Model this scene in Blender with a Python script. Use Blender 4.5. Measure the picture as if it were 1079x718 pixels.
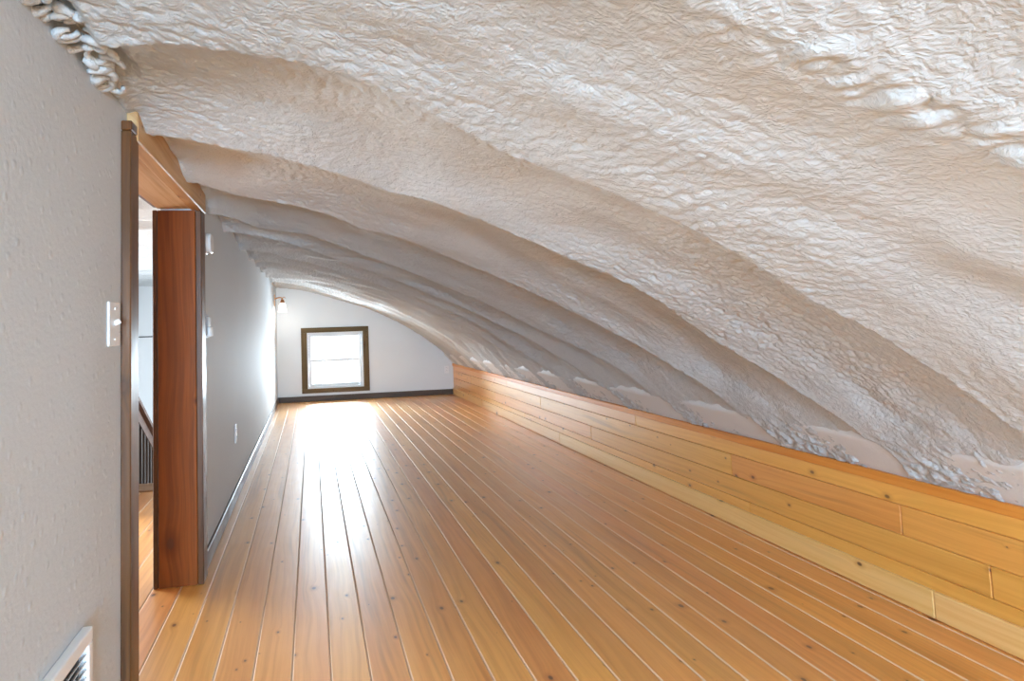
import bpy, bmesh, math, random
import numpy as np
from mathutils import Vector, Matrix

random.seed(7)
sc = bpy.context.scene
for o in list(bpy.data.objects):
    bpy.data.objects.remove(o)
COL = sc.collection

# ------------------------------------------------------------------ camera
W, H = 1079.0, 718.0
F, CX, CY = 650.0, 436.12, 295.30
cd = bpy.data.cameras.new('camera')
cd.sensor_fit = 'HORIZONTAL'; cd.sensor_width = 36.0; cd.lens = F * 36.0 / W
cd.shift_x = (W / 2 - CX) / W; cd.shift_y = (CY - H / 2) / W
cd.clip_start = .02; cd.clip_end = 200
cam = bpy.data.objects.new('camera', cd); COL.objects.link(cam)
_r = Vector((0.98600177, -0.16346353, -0.032866)); _u = Vector((0.02063828, -0.07594767, 0.9968982)); _f = Vector((0.16545259, 0.98362169, 0.07151093))
cam.matrix_world = Matrix(((_r.x, _u.x, -_f.x, 0), (_r.y, _u.y, -_f.y, 0), (_r.z, _u.z, -_f.z, 1.17), (0, 0, 0, 1)))
sc.camera = cam

# ------------------------------------------------------------------ world, daylight, exposure
wd = bpy.data.worlds.new('overcast_sky'); sc.world = wd; wd.use_nodes = True
bg = wd.node_tree.nodes['Background']; bg.inputs[0].default_value = (.93, .96, 1, 1); bg.inputs[1].default_value = 2.2
sc.view_settings.view_transform = 'Standard'; sc.view_settings.look = 'None'
sc.view_settings.exposure = 0.30; sc.view_settings.gamma = 1.0; sc.view_settings.use_curve_mapping = False
sc.cycles.use_denoising = True; sc.cycles.denoising_prefilter = 'NONE'
sc.cycles.max_bounces = 12; sc.cycles.diffuse_bounces = 10; sc.cycles.glossy_bounces = 4
sc.cycles.transparent_max_bounces = 8; sc.cycles.sample_clamp_indirect = 6.0

def area(name, loc, direction, sx, sy, power, color=(1, 1, 1)):
    l = bpy.data.lights.new(name, 'AREA'); l.shape = 'RECTANGLE'; l.size = sx; l.size_y = sy
    l.energy = power; l.color = color
    o = bpy.data.objects.new(name, l); COL.objects.link(o); o.location = loc
    o.rotation_euler = Vector(direction).to_track_quat('-Z', 'Y').to_euler()
    return o
# far gable window daylight, plus added fill behind camera and in side room
area('fill_behind_camera', (.35, -5.14, .87), (0, 1, .03), 1.56, 1.1, 420, (.46, .73, 1))
area('daylight_far_window', (.37, 10.26, .64), (0, -1, 0), 1.1, 1.1, 240, (.74, .88, 1))
area('fill_side_room', (-3.93, 5.6, 1.1), (1, -.12, -.4), 2.2, 1.2, 290, (.84, .93, 1))

# ------------------------------------------------------------------ shared dimensions (metres)
XL, XLB, XR = -.542, -.702, 2.298       # left wall faces, knee wall face
YB, YR = 10.044, -5.2                   # far gable, rear gable
XO = -4.0                               # outer wall of the side room
PX0, PW = -.4807, .13074                # floor board seams
POLY = [-0.02119873, 0.04327597, -0.11828782, -0.23404702, 1.72956098]   # bowed rafter line z(x)

# ------------------------------------------------------------------ helpers
def link(o, parent=None):
    COL.objects.link(o)
    if parent: o.parent = parent
    return o
def tag(o, label=None, cat=None, group=None, kind=None):
    if label: o['label'] = label
    if cat: o['category'] = cat
    if group: o['group'] = group
    if kind: o['kind'] = kind
    return o
def empty(name, loc=(0, 0, 0)):
    o = bpy.data.objects.new(name, None); o.location = loc; o.empty_display_size = .05
    return link(o)
def bm_box(bm, x0, x1, y0, y1, z0, z1, bevel=0, seg=1):
    r = bmesh.ops.create_cube(bm, size=1)
    vs = r['verts']
    bmesh.ops.scale(bm, vec=(x1 - x0, y1 - y0, z1 - z0), verts=vs)
    bmesh.ops.translate(bm, vec=((x0 + x1) / 2, (y0 + y1) / 2, (z0 + z1) / 2), verts=vs)
    if bevel:
        es = list({e for v in vs for e in v.link_edges})
        bmesh.ops.bevel(bm, geom=es, offset=bevel, segments=seg, affect='EDGES', profile=.5)
def bm_tube(bm, pts, rad, n=10, cap=True):
    pts = [Vector(p) for p in pts]; rings = []
    rads = rad if isinstance(rad, (list, tuple)) else [rad] * len(pts)
    ref = Vector((0, 0, 1))
    for i, p in enumerate(pts):
        d = (pts[min(i + 1, len(pts) - 1)] - pts[max(i - 1, 0)]).normalized()
        a = d.cross(ref if abs(d.dot(ref)) < .95 else Vector((1, 0, 0))).normalized(); b = d.cross(a)
        rings.append([bm.verts.new(p + (a * math.cos(2 * math.pi * k / n) + b * math.sin(2 * math.pi * k / n)) * rads[i]) for k in range(n)])
    for A, B in zip(rings, rings[1:]):
        for k in range(n): bm.faces.new((A[k], A[(k + 1) % n], B[(k + 1) % n], B[k]))
    if cap: bm.faces.new(rings[0][::-1]); bm.faces.new(rings[-1])
def bm_lathe(bm, c, prof, n=28):
    c = Vector(c); rings = [[bm.verts.new(c + Vector((r * math.cos(2 * math.pi * k / n), r * math.sin(2 * math.pi * k / n), z))) for k in range(n)] for r, z in prof]
    for A, B in zip(rings, rings[1:]):
        for k in range(n): bm.faces.new((A[k], A[(k + 1) % n], B[(k + 1) % n], B[k]))
def build(name, bm, mat, parent=None, smooth=False):
    bmesh.ops.recalc_face_normals(bm, faces=bm.faces)
    me = bpy.data.meshes.new(name); bm.to_mesh(me); bm.free()
    for m in (mat if isinstance(mat, (list, tuple)) else [mat]): me.materials.append(m)
    if smooth:
        for p in me.polygons: p.use_smooth = True
    return link(bpy.data.objects.new(name, me), parent)
def box(name, mat, parent, *d, bevel=0, seg=1):
    """a box whose object origin sits at the box centre, so that object coordinates follow the piece"""
    x0, x1, y0, y1, z0, z1 = d
    cx, cy, cz = (x0 + x1) / 2, (y0 + y1) / 2, (z0 + z1) / 2
    bm = bmesh.new(); bm_box(bm, x0 - cx, x1 - cx, y0 - cy, y1 - cy, z0 - cz, z1 - cz, bevel, seg)
    o = build(name, bm, mat, parent)
    o.location = Vector((cx, cy, cz)) - (parent.location if parent else Vector())
    return o
def struct(o):
    o['kind'] = 'structure'; return o

# ------------------------------------------------------------------ materials
class NT:
    def __init__(s, name):
        s.m = bpy.data.materials.new(name); s.m.use_nodes = True; s.t = s.m.node_tree
        s.p = s.t.nodes['Principled BSDF']
    def n(s, typ, **kw):
        n = s.t.nodes.new('ShaderNode' + typ)
        for k, v in kw.items():
            if k in n.inputs: s.set(n.inputs[k], v)
            else: setattr(n, k, v)
        return n
    def set(s, inp, v):
        if isinstance(v, bpy.types.NodeSocket): s.t.links.new(v, inp)
        else: inp.default_value = v
    def math(s, op, a, b=0, c=None):
        n = s.t.nodes.new('ShaderNodeMath'); n.operation = op
        s.set(n.inputs[0], a); s.set(n.inputs[1], b)
        if c is not None: s.set(n.inputs[2], c)
        return n.outputs[0]
    def mix(s, fac, a, b, blend='MIX'):
        n = s.t.nodes.new('ShaderNodeMix'); n.data_type = 'RGBA'; n.blend_type = blend
        s.set(n.inputs[0], fac); s.set(n.inputs[6], a); s.set(n.inputs[7], b); return n.outputs[2]
    def ramp(s, fac, *stops):
        n = s.t.nodes.new('ShaderNodeMapRange'); s.set(n.inputs[0], fac)
        a, b, c, d = stops
        for i, v in zip((1, 2, 3, 4), (a, b, c, d)): n.inputs[i].default_value = v
        n.interpolation_type = 'SMOOTHSTEP'; return n.outputs[0]
def c4(c): return (c[0], c[1], c[2], 1)

def paint(name, col, rough=.55, bump=.0, scale=90., dist=.004, spots=False):
    t = NT(name); t.p.inputs['Roughness'].default_value = rough
    tc = t.n('TexCoord').outputs['Object']
    nz = t.n('TexNoise', Vector=tc, Scale=1.4, Detail=3.0).outputs['Fac']
    t.set(t.p.inputs['Base Color'], t.mix(t.ramp(nz, .3, .7, 0, 1), c4([x * .965 for x in col]), c4(col)))
    if bump:
        a = t.n('TexNoise', Vector=tc, Scale=scale, Detail=3.0, Roughness=.6).outputs['Fac']
        h = a
        if spots:
            v = t.n('TexVoronoi', Vector=tc, Scale=26.0); v.distance = 'EUCLIDEAN'
            d = t.ramp(v.outputs['Distance'], .08, .3, 1, 0)
            h = t.math('ADD', a, t.math('MULTIPLY', d, .8))
        b = t.n('Bump', Strength=bump, Distance=dist, Height=h)
        t.set(t.p.inputs['Normal'], b.outputs[0])
    return t.m
def plain(name, col, rough=.4, metal=0, emit=None, es=0):
    t = NT(name); t.p.inputs['Base Color'].default_value = c4(col); t.p.inputs['Roughness'].default_value = rough
    t.p.inputs['Metallic'].default_value = metal
    if emit: t.p.inputs['Emission Color'].default_value = c4(emit); t.p.inputs['Emission Strength'].default_value = es
    nz = t.n('TexNoise', Vector=t.n('TexCoord').outputs['Object'], Scale=30.0, Detail=2.0).outputs['Fac']
    t.set(t.p.inputs['Roughness'], t.ramp(nz, .2, .8, rough * .9, rough * 1.1))
    return t.m
def wood(name, light, dark, across='X', along='Y', rough=(.30, .42), knots=1.0, vary=.25, knot_cell=.30, knot_col=(.10, .035, .012), streak=1.0, blotch=.35, spec=.5, bumps=.15, width=1.0, coat=0):
    t = NT(name)
    oi = t.n('ObjectInfo').outputs['Random']
    sp = t.n('SeparateXYZ', Vector=t.n('TexCoord').outputs['Object'])
    off = t.math('MULTIPLY', oi, 173.0)
    ot = [k for k in 'XYZ' if k != along]
    xa = t.math('ADD', t.math('ADD', sp.outputs[ot[0]], sp.outputs[ot[1]]), t.math('MULTIPLY', oi, 37.0)); ya = t.math('ADD', sp.outputs[along], off)
    flat = t.n('CombineXYZ', X=xa, Y=ya, Z=off).outputs[0]
    # knots, pulling the grain around them
    kv = t.n('TexVoronoi', Vector=t.n('VectorMath', operation='MULTIPLY').outputs[0]); kv.voronoi_dimensions = '2D'
    vm = kv.inputs['Vector'].links[0].from_node; t.set(vm.inputs[0], flat); vm.inputs[1].default_value = (1 / (knot_cell * .8), 1 / (knot_cell * 1.25), 1)
    kv.inputs['Scale'].default_value = 1.0
    size = t.math('MULTIPLY_ADD', t.n('SeparateColor', Color=kv.outputs['Color']).outputs[0], .046, .006)
    rel = t.math('DIVIDE', kv.outputs['Distance'], size)
    core = t.math('MULTIPLY', t.ramp(rel, .55, 1.2, 1, 0), knots); halo = t.math('MULTIPLY', t.ramp(rel, .8, 3.2, 1, 0), knots)
    wob = t.n('TexNoise', Vector=t.n('CombineXYZ', X=t.math('MULTIPLY', xa, 3.0), Y=t.math('MULTIPLY', ya, .9), Z=off).outputs[0], Scale=1.0, Detail=2.0).outputs['Fac']
    xw = t.math('ADD', t.math('ADD', xa, t.math('MULTIPLY', wob, .10)), t.math('MULTIPLY', t.ramp(rel, .5, 6, 1, 0), .012))
    g1 = t.n('TexNoise', Vector=t.n('CombineXYZ', X=t.math('MULTIPLY', xw, 55.0 * width), Y=t.math('MULTIPLY', ya, 1.1), Z=off).outputs[0], Scale=1.0, Detail=4.0, Roughness=.6).outputs['Fac']
    g2 = t.n('TexNoise', Vector=t.n('CombineXYZ', X=t.math('MULTIPLY', xw, 260.0), Y=t.math('MULTIPLY', ya, 9.0), Z=off).outputs[0], Scale=1.0, Detail=2.0).outputs['Fac']
    bl = t.n('TexNoise', Vector=t.n('CombineXYZ', X=t.math('MULTIPLY', xa, 9.0), Y=t.math('MULTIPLY', ya, .8), Z=off).outputs[0], Scale=1.0, Detail=1.0).outputs['Fac']
    gr = t.math('ADD', t.math('MULTIPLY', t.ramp(g1, .34, .72, 0, 1), .7 * streak), t.math('MULTIPLY', g2, .25 * streak))
    col = t.mix(gr, c4(light), c4(dark))
    col = t.mix(t.math('MULTIPLY', t.ramp(bl, .25, .85, 0, 1), blotch), col, c4([dark[0] * 1.02, dark[1] * .9, dark[2] * .75]))
    st = t.n('TexNoise', Vector=t.n('CombineXYZ', X=t.math('MULTIPLY', xw, 16.0), Y=t.math('MULTIPLY', ya, .55), Z=t.math('ADD', off, 40.0)).outputs[0], Scale=1.0, Detail=3.0, Roughness=.6).outputs['Fac']
    col = t.mix(t.math('MULTIPLY', t.ramp(st, .56, .74, 0, 1), .55 * streak), col, c4([dark[0] * .62, dark[1] * .55, dark[2] * .5]))
    col = t.mix(t.math('MULTIPLY', halo, .55), col, c4([dark[0] * .75, dark[1] * .6, dark[2] * .5]))
    col = t.mix(t.math('MULTIPLY', core, .85), col, c4(knot_col))
    val = t.math('MULTIPLY_ADD', t.math('FRACT', t.math('MULTIPLY', oi, 91.7)), vary, 1 - vary / 2)
    hs = t.n('HueSaturation', Color=col, Value=val, Hue=t.math('MULTIPLY_ADD', t.math('FRACT', t.math('MULTIPLY', oi, 53.1)), .014, .493))
    t.set(t.p.inputs['Base Color'], hs.outputs[0])
    rn = t.n('TexNoise', Vector=t.n('CombineXYZ', X=t.math('MULTIPLY', xa, 14.0), Y=t.math('MULTIPLY', ya, 5.0), Z=off).outputs[0], Scale=1.0, Detail=3.0, Roughness=.55).outputs['Fac']
    t.set(t.p.inputs['Roughness'], t.ramp(rn, .2, .85, rough[0], rough[1]))
    t.p.inputs['Specular IOR Level'].default_value = spec
    if coat: t.p.inputs['Coat Weight'].default_value = coat; t.p.inputs['Coat Roughness'].default_value = .40; t.p.inputs['Coat IOR'].default_value = 1.5
    if bumps:
        hb = t.math('ADD', t.math('MULTIPLY', g1, .5), t.math('MULTIPLY', rn, 1.0))
        t.set(t.p.inputs['Normal'], t.n('Bump', Strength=bumps, Distance=.004, Height=hb).outputs[0])
    return t.m

M = {}
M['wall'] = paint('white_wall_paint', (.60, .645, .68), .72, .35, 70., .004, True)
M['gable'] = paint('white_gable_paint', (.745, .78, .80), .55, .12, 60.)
M['floor'] = wood('varnished_pine_floor', (.93, .46, .12), (.70, .28, .055), rough=(.30, .48), knots=1.0, knot_cell=.24, blotch=.4, vary=.15, spec=.6, coat=1.0)
M['groove'] = plain('pale_bare_pine_groove', (.84, .58, .38), .6)
M['sub'] = plain('dark_subfloor', (.05, .03, .02), .8)
M['knee'] = wood('clear_varnished_pine', (.92, .47, .11), (.76, .33, .055), across='Z', along='Y', rough=(.29, .40), knot_cell=.28, vary=.14, blotch=.3, streak=1.05, knot_col=(.16, .06, .02), bumps=.08, coat=.8)
M['cap'] = wood('orange_pine_cap', (.86, .36, .06), (.72, .25, .03), across='Z', along='Y', rough=(.30, .42), knot_cell=.6, vary=.10, blotch=.2, bumps=.05)
M['skirt'] = wood('pale_pine_skirting', (.92, .60, .24), (.80, .46, .14), across='Z', along='Y', rough=(.30, .42), knot_cell=.5, vary=.10, blotch=.2, bumps=.06, coat=.8)
M['jamb'] = wood('stained_brown_jamb', (.33, .095, .013), (.15, .042, .007), across='X', along='Z', rough=(.38, .55), knot_cell=.5, vary=.1, blotch=.6, spec=.22)
M['casing'] = wood('dark_stained_casing', (.18, .062, .014), (.06, .024, .009), across='Y', along='Z', rough=(.30, .42), knot_cell=.5, vary=.1, blotch=.6)
M['header'] = wood('light_knotty_header', (.66, .44, .21), (.46, .25, .09), across='Z', along='Y', rough=(.4, .6), knot_cell=.35, vary=.1, blotch=.5)
M['soffit'] = wood('raw_pine_soffit', (.76, .58, .38), (.5, .28, .12), across='X', along='Y', rough=(.5, .7), knot_cell=.5, vary=.1, blotch=.7)
M['base'] = wood('dark_walnut_baseboard', (.10, .056, .032), (.045, .026, .016), across='Z', along='Y', rough=(.29, .4), knot_cell=.5, vary=.1, blotch=.3)
M['baseb'] = wood('dark_walnut_gable_baseboard', (.10, .056, .032), (.045, .026, .016), across='Z', along='X', rough=(.5, .6), knot_cell=.5, vary=.1, blotch=.3)
M['wtrimv'] = wood('olive_brown_window_casing', (.18, .125, .06), (.085, .057, .027), across='X', along='Z', rough=(.55, .65), knot_cell=.5, vary=.2, blotch=.5, spec=.15)
M['wtrimh'] = wood('olive_brown_window_head', (.18, .125, .06), (.085, .057, .027), across='Z', along='X', rough=(.55, .65), knot_cell=.5, vary=.2, blotch=.5, spec=.15)
M['vinyl'] = plain('white_vinyl', (.70, .71, .72), .35)
M['plate'] = plain('white_plastic', (.84, .85, .86), .3)
M['grey'] = plain('grey_plastic', (.42, .43, .45), .4)
M['slot'] = plain('dark_slot', (.04, .04, .045), .6)
M['enamel'] = plain('white_enamel', (.86, .86, .86), .35)
M['copper'] = plain('brushed_copper', (.62, .32, .16), .3, 1.0)
M['shade'] = plain('lit_frosted_glass', (.9, .9, .88), .4, 0, (1, .95, .86), 2.2)
M['rail'] = wood('brown_stair_wood', (.26, .14, .085), (.14, .07, .04), across='X', along='Y', rough=(.3, .5), knot_cell=.5, blotch=.4)
M['railv'] = wood('dark_stair_baluster', (.11, .07, .05), (.055, .035, .026), across='X', along='Z', rough=(.4, .6), knot_cell=.9)
M['nosing'] = wood('tan_stair_nosing', (.36, .21, .12), (.22, .115, .06), across='Y', along='X', rough=(.3, .5), knot_cell=.5)
def glass():
    t = NT('window_glass'); nt = t.t; nt.nodes.remove(t.p)
    tr = t.n('BsdfTransparent'); tr.inputs[0].default_value = (.96, .98, .98, 1); gl = t.n('BsdfGlossy', Roughness=.02)
    fr = t.n('Fresnel', IOR=1.45); mx = t.n('MixShader'); nt.links.new(fr.outputs[0], mx.inputs[0])
    nt.links.new(tr.outputs[0], mx.inputs[1]); nt.links.new(gl.outputs[0], mx.inputs[2])
    nt.links.new(mx.outputs[0], nt.nodes['Material Output'].inputs[0]); return t.m
M['glass'] = glass()
def foam(name, col):
    t = NT(name); t.p.inputs['Roughness'].default_value = .72; t.p.inputs['Specular IOR Level'].default_value = .3
    tc = t.n('TexCoord').outputs['Object']
    n0 = t.n('TexNoise', Vector=tc, Scale=3.0, Detail=4.0).outputs['Fac']
    c = t.mix(t.ramp(n0, .3, .7, 0, 1), c4([x * .93 for x in col]), c4(col))
    t.set(t.p.inputs['Base Color'], c)
    wn = t.n('TexNoise', Vector=tc, Scale=14.0, Detail=2.0)
    v = t.n('VectorMath', operation='MULTIPLY_ADD'); t.set(v.inputs[0], wn.outputs['Color']); v.inputs[1].default_value = (.05, .05, .05); t.set(v.inputs[2], tc)
    a = t.n('TexNoise', Vector=v.outputs[0], Scale=95.0, Detail=3.0, Roughness=.6).outputs['Fac']
    b = t.n('TexVoronoi', Vector=v.outputs[0], Scale=120.0); b.feature = 'SMOOTH_F1'
    h = t.math('SUBTRACT', a, t.math('MULTIPLY', b.outputs['Distance'], .6))
    t.set(t.p.inputs['Normal'], t.n('Bump', Strength=.7, Distance=.005, Height=h).outputs[0])
    return t.m
M['foam'] = foam('grey_spray_foam', (.57, .592, .602))
M['backing'] = paint('pale_foam_overspray', (.74, .76, .77), .6, .3, 50.)

# ------------------------------------------------------------------ floor: every board its own piece
floor = struct(box('floor', M['sub'], None, XLB, 2.42, YR, YB, -.16, -.022))
def plank_mesh(length, width, name):
    """board, chamfered along both long edges; chamfers are pale bare wood (slot 1)"""
    g, cw, cz, th = .0006, .0044, .0032, .02
    hw = width / 2 - g; hl = length / 2
    prof = [(-hw, -th), (-hw, -cz), (-hw + cw, 0), (hw - cw, 0), (hw, -cz), (hw, -th)]
    v = [(x, -hl, z) for x, z in prof] + [(x, hl, z) for x, z in prof]
    f = [(i, i + 1, i + 7, i + 6) for i in range(5)] + [(5, 0, 6, 11), tuple(range(6))[::-1], tuple(range(6, 12))]
    me = bpy.data.meshes.new(name); me.from_pydata(v, [], f); me.materials.append(M['floor']); me.materials.append(M['groove'])
    for i in (1, 3): me.polygons[i].material_index = 1
    bm = bmesh.new(); bm.from_mesh(me); bmesh.ops.recalc_face_normals(bm, faces=bm.faces); bm.to_mesh(me); bm.free()
    return me
main_me = plank_mesh(YB - YR, PW, 'plank'); side_me = plank_mesh(4.92 - YR, PW, 'plank')
fl = floor.location
def put_plank(me, x, y):
    o = link(bpy.data.objects.new('plank', me), floor); o.location = Vector((x, y, 0)) - fl
for i in range(-1, 21): put_plank(main_me, PX0 + PW * (i + .5), (YB + YR) / 2)
lx0 = PX0 + PW * 21
put_plank(plank_mesh(YB - YR, XR + .01 - lx0, 'plank'), (lx0 + XR + .01) / 2, (YB + YR) / 2)
for i in range(-2, -26, -1): put_plank(side_me, PX0 + PW * (i + .5), (4.92 + YR) / 2)
struct(box('floor_side_room', M['sub'], None, XO, XLB, YR, 5.14, -.16, -.022))
nos = struct(box('trim_1', M['nosing'], None, XO, XLB - .001, 4.921, 5.15, -.02, .012, bevel=.006, seg=2))
nos['label'] = 'tan wooden nosing board at the edge of the stairwell'
struct(box('floor_stairwell', M['sub'], None, XO, 2.42, 4.5, YB, -2.5, -2.4))

# ------------------------------------------------------------------ walls
def wall(name, mat, boxes):
    bm = bmesh.new()
    for b in boxes: bm_box(bm, *b)
    return struct(build(name, bm, mat))
DY0, DY1, DZ = 1.985, 3.085, 1.765      # doorway
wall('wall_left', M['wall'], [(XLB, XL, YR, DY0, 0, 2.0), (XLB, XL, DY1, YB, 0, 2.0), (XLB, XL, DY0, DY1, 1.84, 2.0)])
WX0, WX1, WZ0, WZ1 = -.078, .822, .205, 1.085
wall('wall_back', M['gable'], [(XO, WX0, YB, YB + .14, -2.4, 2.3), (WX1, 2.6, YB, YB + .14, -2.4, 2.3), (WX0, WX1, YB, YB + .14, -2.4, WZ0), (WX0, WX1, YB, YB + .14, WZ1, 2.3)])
RX0, RX1, RZ0, RZ1 = -.46, 1.16, .3, 1.44  # unseen opening, added for the fill lamp behind the camera
wall('wall_rear', M['gable'], [(XO, RX0, YR - .14, YR, -.1, 2.3), (RX1, 2.6, YR - .14, YR, -.1, 2.3), (RX0, RX1, YR - .14, YR, -.1, RZ0), (RX0, RX1, YR - .14, YR, RZ1, 2.3)])
SY0, SY1, SZ0, SZ1 = 4.45, 6.75, .48, 1.72  # unseen opening, added for the side-room fill lamp
wall('wall_outer', M['gable'], [(XO - .14, XO, YR, SY0, -2.4, 2.3), (XO - .14, XO, SY1, YB, -2.4, 2.3), (XO - .14, XO, SY0, SY1, -2.4, SZ0), (XO - .14, XO, SY0, SY1, SZ1, 2.3)])
wall('wall_stairwell', M['gable'], [(XLB, XLB + .1, 4.5, YB, -2.4, -.17)])

# knee wall: backing plus rows of boards, each board a piece
kw = struct(box('wall_right', M['sub'], None, XR + .02, XR + .06, YR, YB, 0, .49))
def knee_row(name, mat, z0, z1, proud, cuts, back=.02):
    cs = [YR] + cuts + [YB]
    for a, b in zip(cs, cs[1:]):
        box(name, mat, kw, XR - proud, XR + back, a + .0006, b - .0006, z0 + .0007, z1 - .0007, bevel=.0038)
knee_row('board', M['knee'], .098, .158, .000, [-.6, 3.05, 6.6, 8.4])
knee_row('board', M['knee'], .158, .270, .000, [1.85, 4.95, 7.7])
knee_row('board', M['knee'], .270, .389, .000, [-.3, 2.17, 3.18, 6.1, 8.9])
knee_row('board', M['knee'], .389, .470, .000, [.9, 4.2, 7.2])
knee_row('skirting_board', M['skirt'], .002, .106, .016, [2.05, 5.6, 8.3])
knee_row('cap_board', M['cap'], .462, .506, .014, [1.2, 5.9, 8.0], .05)

# baseboards
b = struct(empty('baseboard_left', (XL, DY1 + .1, 0)))
for a, c in ((DY1 + .102, 6.2), (6.2, YB - .017)): box('baseboard_length', M['base'], b, XL, XL + .016, a + .0005, c - .0005, .001, .088, bevel=.003)
box('baseboard_length', M['base'], b, XL, XL + .016, YR, DY0 - .102, .001, .088, bevel=.003)
struct(box('baseboard_back', M['baseb'], None, XL + .0005, XR - .017, YB - .016, YB, .001, .088, bevel=.003))
struct(box('trim_2', M['slot'], None, XO, XLB, YB - .012, YB, 1.105, 1.122, bevel=.002))['label'] = 'thin dark strip across the side room gable wall'

# ------------------------------------------------------------------ far window
def window(name, x0, x1, z0, z1, yin, side, casing=True):
    """double hung window in a gable wall; side=+1: room lies towards -y"""
    w = struct(empty(name, ((x0 + x1) / 2, yin, z0)))
    def b(n, m, a, c, d0, d1, e, f, par=w, bev=.003):
        ya, yb = sorted((yin + side * d0, yin + side * d1))
        return box(n, m, par, a, c, ya, yb, e, f, bevel=bev)
    if casing:
        cw = .088
        b('casing', M['wtrimv'], x0 - cw, x0 + .004, -.022, 0, z0 - .004, z1 + .004)
        b('casing', M['wtrimv'], x1 - .004, x1 + cw, -.022, 0, z0 - .004, z1 + .004)
        b('casing', M['wtrimh'], x0 - cw, x1 + cw, -.024, 0, z1 + .0045, z1 + .082)
        b('casing', M['wtrimh'], x0 - cw, x1 + cw, -.026, 0, z0 - .074, z0 - .0045)
    for a, c, e, f in ((x0, x0 + .03, z0, z1), (x1 - .03, x1, z0, z1), (x0 + .03, x1 - .03, z1 - .03, z1), (x0 + .03, x1 - .03, z0, z0 + .025)):
        b('frame', M['vinyl'], a, c, .005, .13, e, f)
    zm = (z0 + z1) / 2 - .005
    for lo, hi, d in ((z0 + .0255, zm + .018, .045), (zm - .018, z1 - .0305, .088)):
        s = empty('sash', (0, 0, 0)); s.parent = w
        s.location = (0, side * d, lo - z0)
        def sb(n, m, a, c, d0, d1, e, f):
            ya, yb = sorted((yin + side * (d + d0), yin + side * (d + d1)))
            cxx, cyy, czz = (a + c) / 2, (ya + yb) / 2, (e + f) / 2
            bm = bmesh.new(); bm_box(bm, a - cxx, c - cxx, ya - cyy, yb - cyy, e - czz, f - czz, .003 if n != 'pane' else 0)
            o = build(n, bm, m, s); o.location = Vector((cxx, cyy, czz)) - w.location - s.location
        sb('stile', M['vinyl'], x0 + .031, x0 + .068, 0, .035, lo, hi)
        sb('stile', M['vinyl'], x1 - .068, x1 - .031, 0, .035, lo, hi)
        sb('rail', M['vinyl'], x0 + .0685, x1 - .0685, 0, .035, hi - .036, hi)
        sb('rail', M['vinyl'], x0 + .0685, x1 - .0685, 0, .035, lo, lo + .045)
        sb('pane', M['glass'], x0 + .069, x1 - .069, .015, .019, lo + .0455, hi - .0365)
    return w
window('window_1', WX0, WX1, WZ0, WZ1, YB, 1)

# ------------------------------------------------------------------ doorway
d = struct(empty('door_1', (XL, DY0, 0)))
ct = .028
box('casing', M['casing'], d, XL, XL + ct, DY0 - .088, DY0 - .004, .001, DZ + .005, bevel=.003)
box('casing_block', M['casing'], d, XL, XL + ct + .003, DY0 - .088, DY0 - .03, DZ + .006, 1.80, bevel=.003)
box('casing', M['casing'], d, XL, XL + ct, DY1 - .01, DY1 + .095, .001, DZ - .012, bevel=.003)
box('jamb', M['jamb'], d, XLB - .012, XL - .0005, DY1 - .012, DY1 - .0005, .001, DZ - .012, bevel=.002)
box('jamb', M['jamb'], d, XLB - .012, XL - .0005, DY0 - .004, DY0 + .012, .001, DZ + .005, bevel=.002)
box('casing', M['casing'], d, XLB - .034, XLB - .013, DY1 - .018, DY1 + .085, .001, DZ - .012, bevel=.003)
box('casing', M['casing'], d, XLB - .034, XLB - .013, DY0 - .085, DY0 + .01, .001, DZ + .005, bevel=.003)
hd = box('header', M['header'], d, XL - .02, XL + ct + .004, DY0 - .028, DY1 + .10, DZ - .01, 1.90, bevel=.004)
box('head_jamb', M['soffit'], d, XLB - .012, XL - .022, DY0 + .013, DY1 - .013, DZ - .004, DZ + .03, bevel=.002)
box('head_casing', M['casing'], d, XLB - .03, XLB - .0125, DY0 + .011, DY1 - .019, DZ + .0, DZ + .09, bevel=.002)

# ------------------------------------------------------------------ spray foam ceiling
_P = np.random.RandomState(3).permutation(1024).astype(np.int64); _P = np.concatenate([_P, _P, _P])
_A = np.random.RandomState(4).rand(1024) * 2 * np.pi; _GX, _GY = np.cos(_A), np.sin(_A)
def gn(x, y, seed=0):
    xi = np.floor(x).astype(np.int64); yi = np.floor(y).astype(np.int64); fx = x - xi; fy = y - yi
    u = fx * fx * fx * (fx * (fx * 6 - 15) + 10); v = fy * fy * fy * (fy * (fy * 6 - 15) + 10)
    def g(a, b, dx, dy):
        h = _P[(_P[(a + seed * 131) & 1023] + b) & 1023]; return _GX[h] * dx + _GY[h] * dy
    n00 = g(xi, yi, fx, fy); n10 = g(xi + 1, yi, fx - 1, fy); n01 = g(xi, yi + 1, fx, fy - 1); n11 = g(xi + 1, yi + 1, fx - 1, fy - 1)
    return ((n00 * (1 - u) + n10 * u) * (1 - v) + (n01 * (1 - u) + n11 * u) * v) * 1.5
def worley(x, y, seed=0):
    """distance to the nearest of one random point per cell"""
    xi = np.floor(x).astype(np.int64); yi = np.floor(y).astype(np.int64); best = np.full(x.shape, 9.)
    rx = np.random.RandomState(90 + seed).rand(1024); ry = np.random.RandomState(91 + seed).rand(1024)
    for a in (-1, 0, 1):
        for b in (-1, 0, 1):
            k = _P[(_P[(xi + a) & 1023] + yi + b) & 1023]
            best = np.minimum(best, (xi + a + rx[k] - x) ** 2 + (yi + b + ry[k] - y) ** 2)
    return np.sqrt(best)
def sstep(a, b, x):
    t = np.clip((x - a) / (b - a), 0, 1); return t * t * (3 - 2 * t)
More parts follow.
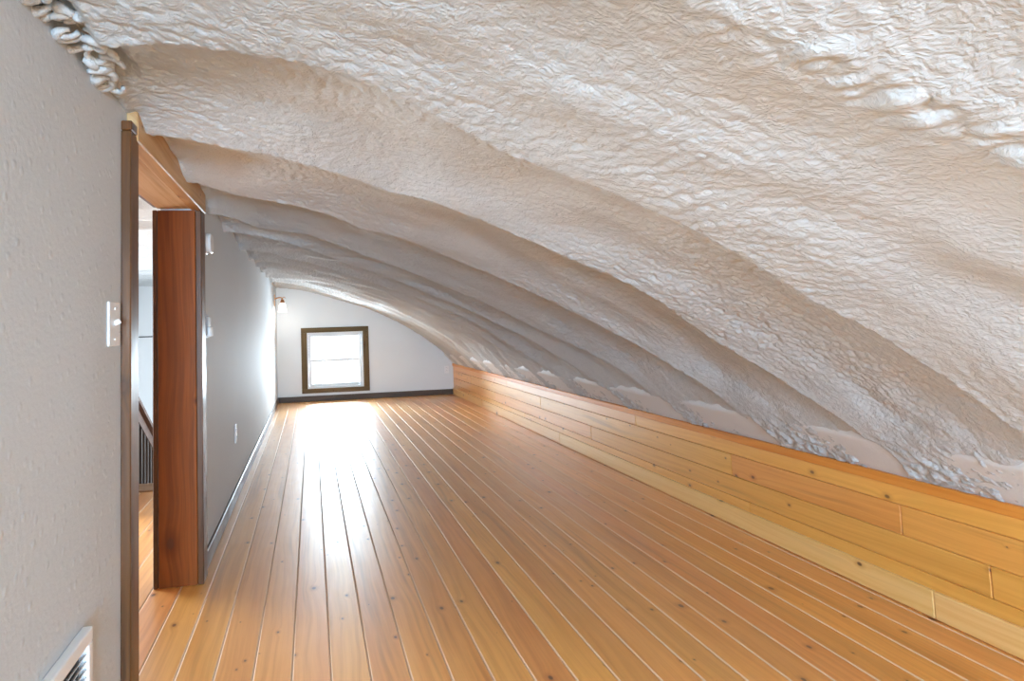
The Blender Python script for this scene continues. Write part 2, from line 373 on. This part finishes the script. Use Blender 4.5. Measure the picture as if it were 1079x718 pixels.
CRX = {0: ([-.6, -.46, -.05, .16, .5, .92, 1.4, 2.0, 2.4], [1.42, 1.40, 1.27, 1.29, 1.45, 1.46, 1.53, 1.48, 1.46]),
       1: ([-.6, -.5, 0, .3, .45, .8, 1.3, 1.6, 1.9, 2.1, 2.4], [2.05, 2.06, 2.09, 2.20, 2.14, 2.21, 2.21, 2.33, 2.26, 2.15, 2.15]),
       2: ([-.6, -.5, -.35, .1, .25, .45, .8, 1.3, 1.6, 2.0, 2.4], [2.68, 2.72, 2.88, 2.92, 3.08, 3.0, 3.13, 3.14, 3.09, 2.9, 2.83]),
       3: ([-.6, -.5, -.3, 0, .35, .7, 1.1, 1.55, 1.75, 1.95, 2.4], [3.40, 3.46, 3.82, 3.72, 3.98, 4.12, 4.2, 4.15, 3.92, 3.70, 3.58]),
       4: ([-.6, -.5, -.1, .25, .7, 1.1, 1.5, 1.95, 2.2, 2.4], [4.0, 4.1, 4.3, 4.68, 4.88, 4.92, 4.85, 4.55, 4.38, 4.33])}
def crest_lines(xc, ymax):
    L = []
    for k in range(-9, 0): L.append(1.45 + .74 * k + .05 * gn(xc * 1.3, xc * 0 + k * 7.3, 5))
    for k in range(5): L.append(np.interp(xc, *CRX[k]) + .012 * gn(xc * 6, xc * 0 + k * 3.1, 6))
    k = 5
    while L[-1].max() < ymax + 1.5:
        bow = .55 * np.clip(1 - ((xc - 1.0) / 1.5) ** 2, 0, 1) * max(0, 1 - (k - 5) / 7)
        L.append(4.32 + .69 * (k - 4) + bow + .06 * gn(xc * 1.7, xc * 0 + k * 5.7, 8) + .03 * gn(xc * 5, xc * 0 + k * 2.7, 9)); k += 1
    return np.array(L)
def foam_height(X, Y, S, crests, knee=True):
    """height of the foam above the bowed rafter line: 0 on the rafters, positive up into the bays"""
    ny, nx = X.shape; T = np.zeros_like(X); DC = np.zeros_like(X); BAY = np.zeros_like(X)
    yy = Y[:, 0]
    for j in range(nx):
        c = crests[:, j]; i = np.clip(np.searchsorted(c, yy) - 1, 0, len(c) - 2)
        T[:, j] = (yy - c[i]) / (c[i + 1] - c[i]); DC[:, j] = np.minimum(np.abs(yy - c[i]), np.abs(c[i + 1] - yy)); BAY[:, j] = i
    T = np.clip(T, 0, 1)
    wx = gn(S * 3, Y * 3, 11) * .10; wy = gn(S * 3, Y * 3, 12) * .10
    low = gn(S * 1.6, Y * 1.6, 13)
    depth = (.066 + .018 * gn(BAY * 3.3 + .5, S * .9, 14)) * np.where(BAY < 9, .22, np.where(BAY > 11, 1.4, 1.0))
    bell = np.sin(np.pi * T ** .68) ** .95
    h = depth * bell
    h -= .016 * gn(S * 2.6 + wx, Y * 4.2, 15) * (.4 + bell)
    # foam grain: rounded lobes with sharp creases
    rough = sstep(-.35, .5, gn(S * 1.3, Y * 1.3, 16)) * .65 + .45
    rough *= .4 + .6 * sstep(.75, 1.6, Y)
    sx = S + wx * .25; sy = Y + wy * .25; y2 = 12 * sy + 7 * np.maximum(sy - 1.6, 0)
    lob = np.abs(gn(sx * 15, y2 * .5, 17)); lob2 = np.clip(1 - worley(sx * 40, y2 * 2.6, 18) ** 2, 0, 1); lob3 = np.abs(gn(sx * 52, y2 * 1.9, 19))
    h -= rough * (.0060 * lob + .0085 * lob2 + .0028 * lob3)
    h -= .032 * np.abs(gn(S * 1.3 + 5, Y * 4.6, 33)) * sstep(3.6, 5.0, Y) * (.3 + bell)
    # flow wrinkles across the bays
    wr = np.abs(gn((S + .5 * Y) * 6 + 1.5 * wx * 10, (Y - .3 * S) * 24 + wy * 9, 20))
    h -= .004 * wr * sstep(.0, .5, gn(S * 1.1 + 9, Y * 1.1, 21))
    # globby bead along the rafter nearest the camera
    i0 = 8
    bead = np.exp(-((Y - (crests[i0][None, :] + .03)) / .05) ** 2) * sstep(.45, .75, X) * (1 - sstep(1.15, 1.5, X))
    h -= bead * (.0 + .024 * np.abs(gn(S * 17, Y * 13 + S * 7, 22)))
    # broken, crusty rafters
    h -= .003 * np.exp(-(DC / .03) ** 2) * sstep(.12, .5, gn(S * 4, Y * 2, 23)) * np.abs(gn(S * 22, Y * 24, 24)) * 2
    if knee:
        e = sstep(1.86, 2.2, X + .05 * gn(S * 7, Y * 9, 25))
        h *= (1 - .75 * e)
        gap = sstep(2.13, 2.23, X + .05 * gn(S * 9, Y * 11, 26)) * (1 - sstep(.15, .24, T + .10 * gn(S * 5, Y * 8, 31)) + .45 * sstep(.9, .97, T))
        h += .12 * np.clip(gap, 0, 1) * (1 - sstep(3.9, 4.7, Y))
        el = sstep(2.08, 2.25, X + .06 * gn(S * 7, Y * 9, 45))
        h -= el * .018 * np.abs(gn(S * 15, Y * 17, 27)) + el * .008 * np.abs(gn(S * 35, Y * 36, 28))
        pocket = (1 - sstep(-.50, -.43, X)) * sstep(1.15, 1.22, Y) * (1 - sstep(1.66, 1.76, Y))
        h += .055 * pocket
        ledge = (1 - sstep(-.53, -.47, X)); h += ledge * .02 * gn(S * 14, Y * 8, 29)
        # keep foam clear of the header board
    return h
def grid_mesh(name, V, mat, parent=None):
    ny, nx, _ = V.shape
    me = bpy.data.meshes.new(name); me.vertices.add(ny * nx); me.vertices.foreach_set('co', V.astype(np.float32).ravel())
    idx = np.arange(ny * nx).reshape(ny, nx)
    q = np.stack([idx[:-1, :-1], idx[1:, :-1], idx[1:, 1:], idx[:-1, 1:]], -1).reshape(-1, 4)
    nf = len(q); me.loops.add(nf * 4); me.loops.foreach_set('vertex_index', q.astype(np.int32).ravel())
    me.polygons.add(nf); me.polygons.foreach_set('loop_start', np.arange(0, nf * 4, 4, dtype=np.int32))
    me.polygons.foreach_set('use_smooth', np.ones(nf, dtype=bool)); me.update(calc_edges=True)
    me.materials.append(mat)
    return link(bpy.data.objects.new(name, me), parent)
def arc(x0, x1, n):
    xf = np.linspace(x0, x1, 4000); zf = np.polyval(POLY, xf); s = np.concatenate([[0], np.cumsum(np.hypot(np.diff(xf), np.diff(zf)))])
    su = np.linspace(0, s[-1], n); xc = np.interp(su, s, xf); zc = np.polyval(POLY, xc); dz = np.polyval(np.polyder(POLY), xc)
    nrm = np.hypot(1, dz); return su, xc, zc, -dz / nrm, 1 / nrm
su, xc, zc, nxu, nzu = arc(-.62, 2.40, 640)
yr = np.concatenate([np.arange(YR, .4, .035), np.arange(.4, 2.0, .0042), np.arange(2.0, 4.0, .0062), np.arange(4.0, 6.0, .010), np.arange(6.0, YB, .015), [YB + .01]])
X, Y = np.meshgrid(xc, yr); S = np.meshgrid(su, yr)[0]
crests = crest_lines(xc, YB)
h = foam_height(X, Y, S, crests)
V = np.stack([X + nxu[None, :] * h, Y, np.polyval(POLY, X) + nzu[None, :] * h], -1)
ceil = struct(grid_mesh('ceiling', V, M['foam']))
# pale smooth overspray strip that shows where the foam stops short of the knee wall
sb, xb, zb, nb, mb = arc(2.0, 2.42, 40); yb = np.linspace(YR, YB, 200); XB, YBB = np.meshgrid(xb, yb)
hb = .006 + .008 * gn(XB * 4, YBB * 3, 40) + .12 * (1 - sstep(2.06, 2.16, XB))
grid_mesh('foam_backing', np.stack([XB + nb[None, :] * hb, YBB, np.polyval(POLY, XB) + mb[None, :] * hb], -1), M['backing'], ceil)
# curled strands of foam packed into the gap over the left wall
rl = random.Random(11)
def strand(c, size, a0, turn, r):
    pts, rads = [], []; n = 16
    tilt = rl.uniform(-.5, .5)
    for k in range(n):
        q = k / (n - 1); a = a0 + turn * (q - .5); m = size * (1 - .35 * q)
        pts.append((c[0] + m * math.cos(a) * .8, c[1] + m * math.sin(a) * .9, c[2] + m * tilt * math.sin(a + 1) - .006 * math.sin(math.pi * q)))
        rads.append(r * (.35 + .65 * math.sin(math.pi * min(max(q, .04), .96)) ** .5) * (1 + .18 * math.sin(9 * q + a0)))
    bm = bmesh.new(); bm_tube(bm, pts, rads, 14); build('foam_strand', bm, M['foam'], ceil, True)
for i in range(30):
    y = 1.13 + .0205 * i; w = .085 if i < 22 else .03
    strand((-.535 + rl.uniform(0, w), y, 1.842 - rl.uniform(0, .012)), rl.uniform(.026, .045), rl.uniform(0, 6.3), rl.uniform(2.2, 5.0), rl.uniform(.008, .013))

# side room ceiling
xs = np.linspace(XO, XLB + .02, 90); ys = np.linspace(YR, YB + .01, 700); X2, Y2 = np.meshgrid(xs, ys)
cr2 = crest_lines(np.full_like(xs, -.3) + .1 * gn(xs * 2, xs * 0, 60), YB)
h2 = foam_height(X2, Y2, X2, cr2, False)
struct(grid_mesh('ceiling_side_room', np.stack([X2, Y2, 1.83 - .03 * (X2 + .7) + h2], -1), M['foam']))

# ------------------------------------------------------------------ things on the walls
def switch_plate(name, loc, label, sy=.078, sz=.122):
    t = tag(empty(name, loc), label, 'switch')
    x, y, z = loc
    box('cover_plate', M['plate'], t, x, x + .007, y - sy / 2, y + sy / 2, z - sz / 2, z + sz / 2, bevel=.003, seg=2)
    bm = bmesh.new(); bm_box(bm, -.008, .010, -.0045, .0045, -.007, .007, .002)
    o = build('toggle', bm, M['plate'], t); o.location = (.012, 0, .004); o.rotation_euler = (0, -.5, 0)
    for s in (-1, 1):
        bm = bmesh.new(); bm_tube(bm, [(.0068, 0, s * .042), (.009, 0, s * .042)], .0038, 12); build('screw', bm, M['enamel'], t)
    return t
switch_plate('light_switch', (XL, 1.822, 1.198), 'white toggle light switch beside the dark door casing', .095)

def outlet(name, loc, rz, label):
    t = tag(empty(name, loc), label, 'outlet', 'wall outlets'); t.rotation_euler = (0, 0, rz)
    def p(n, m, *d, bev=.002):
        bm = bmesh.new(); bm_box(bm, *d, bev); return build(n, bm, m, t)
    p('cover_plate', M['plate'], 0, .007, -.038, .038, -.062, .062, bev=.003)
    for s in (-1, 1):
        f = p('socket', M['plate'], .0065, .010, -.017, .017, s * .026 - .014, s * .026 + .014)
        for q in (-1, 1):
            bm = bmesh.new(); bm_box(bm, .0098, .0104, q * .007 - .0013, q * .007 + .0013, s * .026 - .003, s * .026 + .007); build('slot', bm, M['slot'], f)
    bm = bmesh.new(); bm_tube(bm, [(.0065, 0, 0), (.0088, 0, 0)], .0034, 12); build('screw', bm, M['enamel'], t)
outlet('wall_outlet', (XL, 4.55, .445), 0, 'white outlet low on the long left wall above the baseboard')
outlet('wall_outlet', (2.186, YB, .409), -math.pi / 2, 'small outlet on the far gable wall next to the pine knee wall')

# round-ended alarm box, high beside the door
def pill(name, m, par, y0, y1, z0, z1, x0, x1, n=10):
    r = min(y1 - y0, z1 - z0) / 2 * .8; bm = bmesh.new(); pts = []
    for cy, cz, a0 in ((y1 - r, z1 - r, 0), (y0 + r, z1 - r, 90), (y0 + r, z0 + r, 180), (y1 - r, z0 + r, 270)):
        for k in range(n): a = math.radians(a0 + 90 * k / (n - 1)); pts.append((cy + r * math.cos(a), cz + r * math.sin(a)))
    A = [bm.verts.new((x0, y, z)) for y, z in pts]; cy, cz = (y0 + y1) / 2, (z0 + z1) / 2
    B = [bm.verts.new((x1 - .006, y, z)) for y, z in pts]; Cc = [bm.verts.new((x1, cy + (y - cy) * .86, cz + (z - cz) * .9)) for y, z in pts]
    for P, Q in ((A, B), (B, Cc)):
        for k in range(len(pts)): bm.faces.new((P[k], P[(k + 1) % len(pts)], Q[(k + 1) % len(pts)], Q[k]))
    bm.faces.new(A[::-1]); bm.faces.new(Cc)
    return build(name, bm, m, par)
t = tag(empty('alarm_box', (XL, 3.37, 1.63)), 'white round-cornered plastic alarm high on the wall past the door', 'alarm')
pill('mounting_plate', M['grey'], t, -.066, .066, -.056, .056, 0, .010)
pill('body', M['plate'], t, -.06, .06, -.05, .05, .0102, .034)
t = tag(empty('thermostat', (XL, 3.31, 1.195)), 'grey-white wall thermostat at switch height past the door', 'thermostat')
bm = bmesh.new(); bm_box(bm, 0, .010, -.05, .05, -.062, .062, .003); build('mounting_plate', bm, M['grey'], t)
bm = bmesh.new(); bm_box(bm, .0102, .026, -.042, .042, -.045, .05, .004); build('body', bm, M['grey'], t)
bm = bmesh.new(); bm_box(bm, .012, .036, -.04, .04, -.056, -.005, .005); o = build('cover', bm, M['plate'], t); o.rotation_euler = (0, -.06, 0)

# supply register low on the near left wall
vy0, vy1, vz0, vz1 = 1.20, 1.605, .245, .492
t = tag(empty('wall_register', (XL, (vy0 + vy1) / 2, vz0)), 'white louvred vent register low on the near left wall', 'vent')
box('duct', M['slot'], t, XL + .0002, XL + .003, vy0 + .03, vy1 - .03, vz0 + .03, vz1 - .03)
for dd in ((vy0, vy1, vz1 - .032, vz1), (vy0, vy1, vz0, vz0 + .032), (vy0, vy0 + .03, vz0 + .0325, vz1 - .0325), (vy1 - .026, vy1, vz0 + .0325, vz1 - .0325)):
    box('frame', M['enamel'], t, XL + .0004, XL + .024, *dd, bevel=.004, seg=2)
nl = 11
for i in range(nl):
    z = vz0 + .04 + (vz1 - vz0 - .08) * i / (nl - 1)
    bm = bmesh.new(); bm_box(bm, -.0085, .0085, -(vy1 - vy0) / 2 + .031, (vy1 - vy0) / 2 - .027, -.0008, .0008)
    o = build('louver', bm, M['enamel'], t); o.location = Vector((XL + .0125, (vy0 + vy1) / 2 + .002, z)) - t.location; o.rotation_euler = (0, -.75, 0)

# sconces on the left wall: one near the far corner, an unseen twin added behind the camera as fill
def sconce(sy, sz, label, energy, color):
    t = tag(empty('wall_sconce', (XL, sy, sz)), label, 'lamp', 'copper wall sconces on the left wall')
    bm = bmesh.new(); bm_box(bm, 0, .012, -.055, .055, -.09, .085, .005, 2); build('back_plate', bm, M['copper'], t)
    bm = bmesh.new(); bm_tube(bm, [(.01, 0, .02), (.05, 0, .035), (.09, 0, .04), (.115, 0, .03), (.118, 0, 0)], .009, 12); build('arm', bm, M['copper'], t, True)
    bm = bmesh.new(); bm_lathe(bm, (.118, 0, -.045), [(0, .055), (.016, .055), (.026, .04), (.034, .012), (.034, 0), (0, 0)], 24); build('socket_cup', bm, M['copper'], t, True)
    bm = bmesh.new(); bm_tube(bm, [(.118, 0, .03), (.15, 0, .045), (.168, 0, .025)], [.006, .005, .003], 10); build('finial', bm, M['copper'], t, True)
    bm = bmesh.new(); bm_lathe(bm, (.118, 0, -.045), [(.03, .0), (.045, -.02), (.055, -.06), (.062, -.115), (.066, -.135), (.062, -.133), (.05, -.06), (.04, -.02), (.026, -.002)], 32); build('shade', bm, M['shade'], t, True)
    bm = bmesh.new(); bmesh.ops.create_uvsphere(bm, u_segments=16, v_segments=10, radius=.026); bmesh.ops.translate(bm, vec=(.118, 0, -.105), verts=bm.verts); build('bulb', bm, M['shade'], t, True)
    l = bpy.data.lights.new('sconce_light', 'POINT'); l.energy = energy; l.color = color; l.shadow_soft_size = .05
    lo = bpy.data.objects.new('sconce_light', l); COL.objects.link(lo); lo.location = (XL + .118, sy, sz - .21)
sconce(9.5, 1.60, 'copper wall sconce with lit white glass shade near the far corner', 4, (1, .93, .84))
sconce(-.9, 1.50, 'unseen copper wall sconce added behind the camera as fill light', 62, (.62, .84, 1))

# stair railing in the side room, descending away from the landing
t = tag(empty('stair_railing', (-1.36, 4.5, 0)), 'brown wooden stair railing with dark balusters seen through the doorway', 'railing')
O = t.location; sl = -.646
def rz(y): return .60 + sl * (y - 5.2)
def sloped(name, m, x0, x1, y0, y1, zt, zb_):
    bm = bmesh.new(); vs = []
    for x in (x0, x1):
        vs.append([bm.verts.new(Vector((x, y, rz(y) + z)) - O) for y, z in ((y0, zb_), (y1, zb_), (y1, zt), (y0, zt))])
    a, b = vs; bm.faces.new(a); bm.faces.new(b[::-1])
    for k in range(4): bm.faces.new((a[k], b[k], b[(k + 1) % 4], a[(k + 1) % 4]))
    return build(name, bm, m, t)
sloped('handrail', M['rail'], -1.41, -1.32, 4.45, 7.4, .012, -.022)
sloped('under_rail', M['rail'], -1.385, -1.345, 4.5, 7.4, -.045, -.135)
sloped('panel', M['railv'], -1.44, -1.42, 4.5, 7.4, -.05, -1.2)
y = 4.62
while y < 7.3:
    bm = bmesh.new(); z1 = rz(y) - .12; z0 = max(rz(y) - .95, .014 if y < 5.16 else -9)
    bm_box(bm, -.016, .016, -.016, .016, 0, z1 - z0); o = build('baluster', bm, M['railv'], t); o.location = Vector((-1.365, y, z0)) - O
    y += .095
box('newel_post', M['rail'], t, -1.41, -1.32, 4.36, 4.45, .001, 1.2, bevel=.006)
